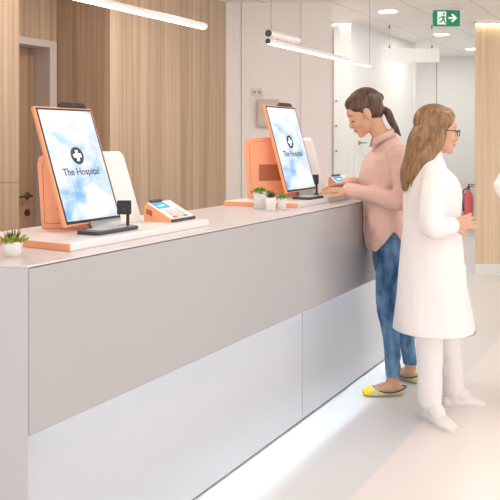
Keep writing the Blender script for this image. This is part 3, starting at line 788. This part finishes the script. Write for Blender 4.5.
def collar(t, mat, cx, r0, zback, zfront, drop, flare, gap=28):
    bm = BM(); R = []
    n = 29
    for i in range(n):
        a = math.radians(gap + i * (360 - 2 * gap) / (n - 1)); ca, sa = math.cos(a), math.sin(a)
        zz = zfront + (zback - zfront) * (.5 - .5 * ca); dp = drop * (1 + .5 * max(0, ca) ** 2)
        def p(r, z): return bm.verts.new((cx + r * ca * .94, r * sa, z))
        R.append([p(r0 - .004, zz - dp * .6), p(r0 - .001, zz - .002), p(r0 + .004, zz), p(r0 + .010, zz - .006), p(r0 + flare, zz - dp), p(r0 + flare - .006, zz - dp)])
    for A, B in zip(R, R[1:]):
        for j in range(6): bm.faces.new((A[j], A[(j + 1) % 6], B[(j + 1) % 6], B[j]))
    bm.faces.new(R[0][::-1]); bm.faces.new(R[-1])
    return obj('collar', bm, mat, t, True, True)

# ---- woman in pink
def woman():
    F0 = 4.45; O = at(385, 139, F0); O.z = 0
    t = empty('person', O, 'woman in a pink shirt and blue jeans leaning at the counter, typing', 'person', rot=math.atan2(-RT.y, -RT.x))
    OFF[t.name] = O
    k = 1.02; hc = Vector((.114, 0, 1.543)); H, R = head_frame(hc, math.radians(27), k)
    T = [(-.03, .76, .095, .155), (-.028, .86, .10, .160), (.005, .97, .085, .125), (.02, 1.08, .085, .125), (.02, 1.19, .105, .140), (.0, 1.28, .095, .150), (-.012, 1.345, .070, .125), (.0, 1.40, .050, .060)]
    armL = [(-.045, .150, 1.315), (-.070, .185, 1.20), (-.055, .195, 1.075), (.08, .14, 1.100), (.205, .085, 1.118)]
    armR = [(-.02, -.150, 1.315), (-.02, -.185, 1.21), (-.01, -.195, 1.11), (.10, -.145, 1.13), (.185, -.10, 1.145)]
    legL = [(-.03, .078, .86), (-.015, .080, .72), (.008, .08, .50), (-.022, .08, .32), (-.030, .08, .10)]
    legR = [(-.03, -.078, .86), (-.04, -.09, .72), (-.07, -.13, .50), (-.135, -.16, .32), (-.175, -.165, .10)]
    bm = BM(); head(bm, H, R, k)
    limb(bm, [H(-.03, 0, -.03), (.05, 0, 1.47), (.012, 0, 1.40), (-.005, 0, 1.34)], [.052, .048, .052, .06])
    torso(bm, T, -.012)
    for A in (armL, armR): limb(bm, A, [.046, .041, .036, .034, .026])
    for A in (legL, legR): limb(bm, A, [.066, .058, .040, .036, .033])
    foot(bm, legL[-1], (1, .0)); foot(bm, legR[-1], (.5, -.86))
    hand(bm, Vector((.212, .08, 1.118)), (1, -.12, .0), (-.1, .25, 1), 1.0, (.12, .16, .2, .26), 1)
    hand(bm, Vector((.192, -.097, 1.146)), (1, .12, -.13), (.1, -.25, 1), .98, (.14, .18, .22, .28), -1)
    lc = H(.09, 0, -.066)
    Ri = R.transposed()
    def asg(c):
        q = Ri @ (c - hc) / k
        return 1 if (q.x > .082 and abs(q.y) < .021 * (1 - abs(q.z + .0655) / .02) + .004 and -.0775 < q.z < -.0545) else 0
    fused('body', bm, [M['skin'], M['lips']], t, .004, 3, .5, assign=asg)
    face_parts(t, H, R, k, True, 1)
    # hair: cap, bun knot and tail
    bm = BM()
    ell(bm, H(-.024, 0, .046), (.101 * k, .083 * k, .089 * k), R, 28); ell(bm, H(-.045, 0, .005), (.068 * k, .070 * k, .075 * k), R, 24)
    ell(bm, H(.012, 0, .074), (.068 * k, .070 * k, .048 * k), R, 24)
    for s in (-1, 1): ell(bm, H(.008, s * .048, .058), (.056 * k, .034 * k, .045 * k), R, 20)
    ell(bm, H(-.112, 0, .040), (.025, .026, .026), R, 16)
    fused('hair', bm, [M['hair_brown']], t, .004, 4, deform=None)
    bm = BM(); loft(bm, [H(-.105, 0, .042), (.022, .0, 1.575), (-.012, .012, 1.548), (-.032, .02, 1.50), (-.058, .022, 1.455), (-.082, .024, 1.418)], [.016, .017, .022, .021, .016, .004], n=6, seg=14)
    obj('ponytail', bm, M['hair_brown'], t, True, True)
    bm = BM(); a, b = H(-.112, 0, .042), H(-.128, 0, .044); cyl(bm, a, b, .021, 18); obj('hair_tie', bm, M['brow'], t, True, True)
    # shirt
    S = [(-.020, .74, .120, .186), (-.016, .80, .122, .188), (.002, .90, .116, .172), (.016, 1.0, .102, .150), (.018, 1.10, .108, .148), (.008, 1.19, .136, .158), (-.014, 1.28, .126, .164), (-.020, 1.345, .082, .135), (.006, 1.395, .058, .064)]
    bm = BM(); torso(bm, S)
    limb(bm, armL, [.068, .066, .060, .046, .036]); limb(bm, armR, [.064, .060, .056, .045, .036])
    wr = wrinkle(.009, 12, 10, 3)
    def dm(co):
        p = wr(co) if co.z < 1.36 else co
        hem = max(.792, .900 - 1.35 * max(0, abs(co.x + .018) - .008))
        q = Vector(p)
        if q.z < hem: q.z = hem
        yw = O.y + q.x * .8788 - q.y * .4768
        if q.z < 1.068 and yw > 1.558: q.x -= (yw - 1.558) / .8788
        return q
    fused('shirt', bm, [M['shirt']], t, .0055, 5, .5, deform=dm)
    # collar, placket, pocket and buttons
    collar(t, M['shirt'], .014, .058, 1.462, 1.408, .042, .024)
    def fx(z):
        for (x0, z0, a0, b0), (x1, z1, a1, b1) in zip(S, S[1:]):
            if z0 <= z <= z1: f = (z - z0) / (z1 - z0); return (x0 + a0) * (1 - f) + (x1 + a1) * f
        return .1
    bm = BM(); zs = [.83 + .035 * i for i in range(16)]
    loft(bm, [(fx(z) - .002, 0, z) for z in zs], [(.014, .005)] * 16, n=2, seg=10); obj('placket', bm, M['shirt'], t, True, True)
    for z in (1.30, 1.22, 1.14, 1.06, .98, .90):
        bm = BM(); ell(bm, (fx(z) + .004, 0, z), (.003, .0055, .0055), None, 12); obj('button', bm, M['button'], t, True, True)
    for A in (armL, armR):
        w = Vector(A[-1]); d = (w - Vector(A[-2])).normalized(); bm = BM()
        loft(bm, [w - d * .05, w - d * .03, w + d * .012], [.043, .0425, .041], n=3, seg=20); obj('cuff', bm, M['shirt'], t, True, True)
    # jeans
    bm = BM(); torso(bm, [(-.028, .70, .092, .150), (-.03, .78, .100, .162), (-.025, .88, .100, .158), (.0, .955, .088, .135)])
    limb(bm, legL, [.080, .078, .055, .048, .040]); limb(bm, legR, [.080, .078, .055, .048, .040])
    wr2 = wrinkle(.004, 16, 34, 8)
    def dj(co):
        p = wr2(co) if co.z < .75 else Vector(co); lim = .105
        if p.z < lim: p = Vector((p.x, p.y, lim))
        return p
    fused('jeans', bm, [M['denim']], t, .0055, 4, .5, deform=dj)
    # flats
    for A, dr in ((legL, (1, 0)), (legR, (.5, -.86))):
        bm, heel, d, s = shoe_bm(A[-1], dr)
        def rim(u): return .050 - .026 * math.sin(min(1, max(0, u / .19)) * math.pi) ** .8 if u < .175 else .05
        def ds(co, heel=heel, d=d):
            p = Vector(co); u = (p - heel).dot(d)
            if u < .178: p.z = min(p.z, rim(u))
            p.z = max(p.z, .002); return p
        sh = fused('shoe', bm, [M['cream'], M['yellow']], t, .004, 2, .5, deform=ds, assign=lambda c, heel=heel, d=d: 1 if (c - heel).dot(d) > .188 else 0)
        bm = BM(); pts = []
        for u in (.172, .15, .12, .09, .06, .03, .005, -.003): pts.append((u, 1))
        for u in (.005, .03, .06, .09, .12, .15, .172): pts.append((u, -1))
        def wd(u): return .006 if u < 0 else (.036 * math.sqrt(max(0, 1 - ((u - .09) / .095) ** 2)) + .004)
        loft(bm, [heel + d * u + s * (sg * wd(u)) + UP * (rim(min(u, .174)) + .001) for u, sg in pts], [.0035] * len(pts), side=(0, 0, 1), n=2, seg=8); obj('shoe_trim', bm, M['navy'], sh, True, True)
        bm = BM(); q = heel + d * .176 + UP * .048
        for sg in (-1, 1): ell(bm, q + s * sg * .010, (.006, .010, .005), None, 10)
        ell(bm, q, (.004, .004, .004), None, 8); obj('shoe_bow', bm, M['navy'], sh, True, True)
    return t
woman()

# ---- people in white
def carer(px, F0, label, pose, face=True):
    O = at(px, 139, F0); O.z = 0
    t = empty('person', O, label, 'person', rot=math.atan2(RT.y, RT.x)); OFF[t.name] = O
    k = .99; hc = Vector((.032, 0, 1.440)); H, R = head_frame(hc, math.radians(4), k)
    T = [(.0, .72, .100, .155), (.0, .82, .105, .160), (.0, .93, .085, .125), (.0, 1.03, .085, .122), (.01, 1.12, .105, .140), (-.005, 1.20, .095, .150), (-.01, 1.26, .070, .125), (.0, 1.32, .048, .055)]
    armR, armL, legR, legL, fR, fL = (pose[n] for n in ('armR', 'armL', 'legR', 'legL', 'fR', 'fL'))
    bm = BM(); head(bm, H, R, k)
    limb(bm, [H(-.025, 0, -.03), (.008, 0, 1.35), (.0, 0, 1.31), (-.005, 0, 1.26)], [.050, .046, .05, .06])
    torso(bm, T, -.012)
    for A in (armL, armR): limb(bm, A, [.045, .041, .036, .033, .026])
    for A in (legL, legR): limb(bm, A, [.070, .062, .045, .04, .033])
    foot(bm, legR[-1], fR); foot(bm, legL[-1], fL)
    for A, sg in ((armR, -1), (armL, 1)):
        w = Vector(A[-1]); d = (w - Vector(A[-2])).normalized()
        hand(bm, w + d * .01, d, pose['back'] if sg < 0 else (pose['back'][0], -pose['back'][1], pose['back'][2]), .95, (.35, .4, .45, .5), -1 * sg if pose.get('flip') else sg)
    Ri = R.transposed()
    def asg(c):
        q = Ri @ (c - hc) / k
        return 1 if (q.x > .082 and abs(q.y) < .021 * (1 - abs(q.z + .0655) / .02) + .004 and -.0775 < q.z < -.0545) else 0
    fused('body', bm, [M['skin_fair'], M['lips']], t, .004, 3, .5, assign=asg)
    face_parts(t, H, R, k, False, -1)
    bm = BM()
    ell(bm, H(-.022, 0, .046), (.103 * k, .086 * k, .090 * k), R, 28); ell(bm, H(-.05, 0, -.01), (.072, .076, .095), R, 24)
    ell(bm, H(.012, 0, .076), (.070, .070, .048), R, 24)
    for s in (-1, 1):
        ell(bm, H(.004, s * .050, .055), (.058, .034, .05), R, 20)
        loft(bm, [H(.0, s * .070, .03), H(-.015, s * .080, -.05), (-.035, s * .085, 1.33), (-.085, s * .085, 1.25), (-.105, s * .075, 1.17)], [(.018, .030), (.018, .038), (.022, .042), (.024, .036), (.010, .012)], n=4, seg=14)
    loft(bm, [H(-.06, 0, .03), (-.06, 0, 1.40), (-.085, 0, 1.31), (-.118, 0, 1.23), (-.130, 0, 1.15)], [(.07, .045), (.080, .052), (.085, .045), (.078, .034), (.040, .012)], n=5, seg=24)
    fused('hair', bm, [M['hair_blond']], t, .0045, 3, deform=lambda co: co + Vector((0, .0, 0)))
    # glasses
    bm = BM()
    for s in (-1, 1):
        ring = [H(.098, s * .032 + .022 * math.cos(a * math.pi / 8), -.004 + .015 * math.sin(a * math.pi / 8)) for a in range(17)]
        loft(bm, ring, [.0022] * 17, side=(1, 0, 0), n=1, seg=8)
        loft(bm, [H(.098, s * .053, .004), H(.06, s * .078, .004), H(-.01, s * .086, .002)], [.0024] * 3, side=(0, 0, 1), n=3, seg=8)
    loft(bm, [H(.098, -.012, .0), H(.102, 0, .003), H(.098, .012, .0)], [.002] * 3, side=(0, 0, 1), n=2, seg=8)
    obj('glasses', bm, M['glassesblack'], t, True, True)
    # white coat
    C = pose['coat']
    bm = BM(); torso(bm, C); limb(bm, armR, [.064, .062, .057, .05, .043]); limb(bm, armL, [.064, .062, .057, .05, .043])
    hemz = .462
    wr = wrinkle(.010, 9, 3.0, 5)
    def dc(co):
        p = wr(co) if co.z < 1.22 else Vector(co)
        if p.z < hemz: p.z = hemz
        return p
    fused('coat', bm, [M['coat']], t, .006, 5, .5, deform=dc)
    def fx(z):
        for (x0, z0, a0, b0), (x1, z1, a1, b1) in zip(C, C[1:]):
            if z0 <= z <= z1: f = (z - z0) / (z1 - z0); return (x0 + a0) * (1 - f) + (x1 + a1) * f
        return .1
    collar(t, M['coat'], .0, .060, 1.352, 1.30, .05, .030)
    bm = BM(); zs = [.49 + .04 * i for i in range(18)]
    loft(bm, [(fx(z) - .002, 0, z) for z in zs], [(.016, .006)] * 18, n=2, seg=10); obj('placket', bm, M['coat'], t, True, True)
    for s in (-1, 1):
        z = .80; bm = BM(); cx = .07
        obox(bm, Vector((cx - .075, s * .172 - .008, z - .16)), Vector((.14, s * -.035, 0)), Vector((0, .016, 0)), UP * .16, .004); obj('pocket', bm, M['coat'], t, True, True)
    # trousers and shoes
    bm = BM(); torso(bm, [(.0, .68, .098, .155), (.0, .78, .104, .160), (.0, .88, .095, .14)])
    limb(bm, legR, [.090, .084, .070, .064, .058]); limb(bm, legL, [.090, .084, .070, .064, .058])
    wr2 = wrinkle(.004, 14, 14, 2)
    def dj(co):
        p = wr2(co); lim = .075 + max(0, pose.get('lift', 0)); return Vector((p.x, p.y, max(p.z, .07)))
    fused('trousers', bm, [M['coat']], t, .006, 4, .5, deform=dj)
    for A, dr in ((legR, fR), (legL, fL)):
        bm, heel, d, s = shoe_bm(A[-1], dr, .245, 1.05)
        loft(bm, [Vector(A[-1]) + UP * .0, Vector((A[-1][0], A[-1][1], .05))], [.042, .042], n=2)
        limb(bm, [Vector(A[-1]), Vector((A[-1][0], A[-1][1], .055)) + d * .06], [.046, .040])
        sh = fused('shoe', bm, [M['shoewhite']], t, .0045, 3, .5, deform=lambda co: Vector((co.x, co.y, max(.008, co.z))))
        bm = BM(); pl = []
        for i in range(28):
            a = 2 * math.pi * i / 28; u = .1225 + .125 * math.cos(a); wv = (.036 + .010 * (u / .245)) * math.sin(a)
            pl.append(heel + d * u + s * wv + UP * .0005)
        prism(bm, pl, UP * .012, .002); obj('sole', bm, M['shoewhite'], sh, False, True)
    return t
coat = [(.015, .42, .200, .200), (.012, .55, .185, .192), (.006, .70, .165, .185), (.002, .85, .150, .185), (.0, .98, .135, .165), (.004, 1.08, .138, .165), (.004, 1.14, .138, .168), (-.01, 1.21, .115, .168), (-.014, 1.265, .08, .135), (.0, 1.32, .060, .064)]
pose = dict(armR=[(-.012, -.150, 1.235), (-.04, -.20, 1.12), (-.05, -.22, 1.0), (-.01, -.215, .985), (.05, -.20, .995)],
            armL=[(-.012, .150, 1.235), (-.03, .175, 1.12), (-.04, .19, 1.0), (.0, .19, .88), (.04, .175, .78)],
            legR=[(.0, -.075, .82), (-.01, -.06, .68), (-.015, -.03, .47), (-.005, .0, .28), (.0, .02, .095)],
            legL=[(.0, .085, .82), (.04, .11, .68), (.10, .16, .47), (.14, .20, .28), (.165, .22, .10)],
            fR=(.45, -.89), fL=(1, .05), back=(0, -1, .15), coat=coat)
carer(431, 3.95, 'person in a white coat with long loose hair and glasses, walking away to the right', pose)
import copy as _c
p2 = _c.deepcopy(pose)
p2['armR'] = [(-.012, -.150, 1.235), (-.13, -.21, 1.22), (-.235, -.235, 1.175), (-.14, -.22, 1.12), (-.02, -.20, 1.09)]
p2['coat'] = [(min(x, .0), z, min(a, .14), b) for x, z, a, b in coat]
carer(536, 4.1, 'person in white at the right edge of the photo, only the bent sleeve showing', p2)

# ------------------------------------------------------------------ light
w = bpy.data.worlds.new('world'); scene.world = w; w.use_nodes = True
bg = w.node_tree.nodes['Background']; bg.inputs['Color'].default_value = (.985, .99, 1.0, 1); bg.inputs['Strength'].default_value = 1.0
def area(loc, size, power, col=(1, .97, .945), sy=None):
    l = bpy.data.lights.new('ceiling_area_light', 'AREA'); l.shape = 'RECTANGLE' if sy else 'DISK'; l.size = size
    if sy: l.size_y = sy
    l.energy = power; l.color = col
    o = bpy.data.objects.new('ceiling_area_light', l); link(o); o.location = loc
    return o
# unseen fill lights added in a grid under the lobby ceiling, without fixtures
for x, y in ((.6, .3), (2.4, .3), (4.2, .3), (6.0, .3), (.6, -1.8), (2.4, -1.8), (4.2, -1.8), (6.0, -1.8)):
    area((x, y, CEIL - .02), .6, 5)
for x, y in ((2.6, 2.75), (4.4, 2.75)):  # fill lights added behind the counter to brighten the back walls, without fixtures
    area((x, y, CEIL - .02), .3, 8, (1, .92, .85))
for px, py in ((388, 11), (441.5, 34), (472, 48.5)):
    F = 800 * (CEIL - EYE) / (139 - py); p = at(px, py, F); area((p.x, p.y, CEIL - .02), .22, 4.5)

vs = scene.view_settings
vs.view_transform = 'Standard'; vs.look = 'None'; vs.gamma = 1; vs.use_curve_mapping = False; vs.exposure = 0.85
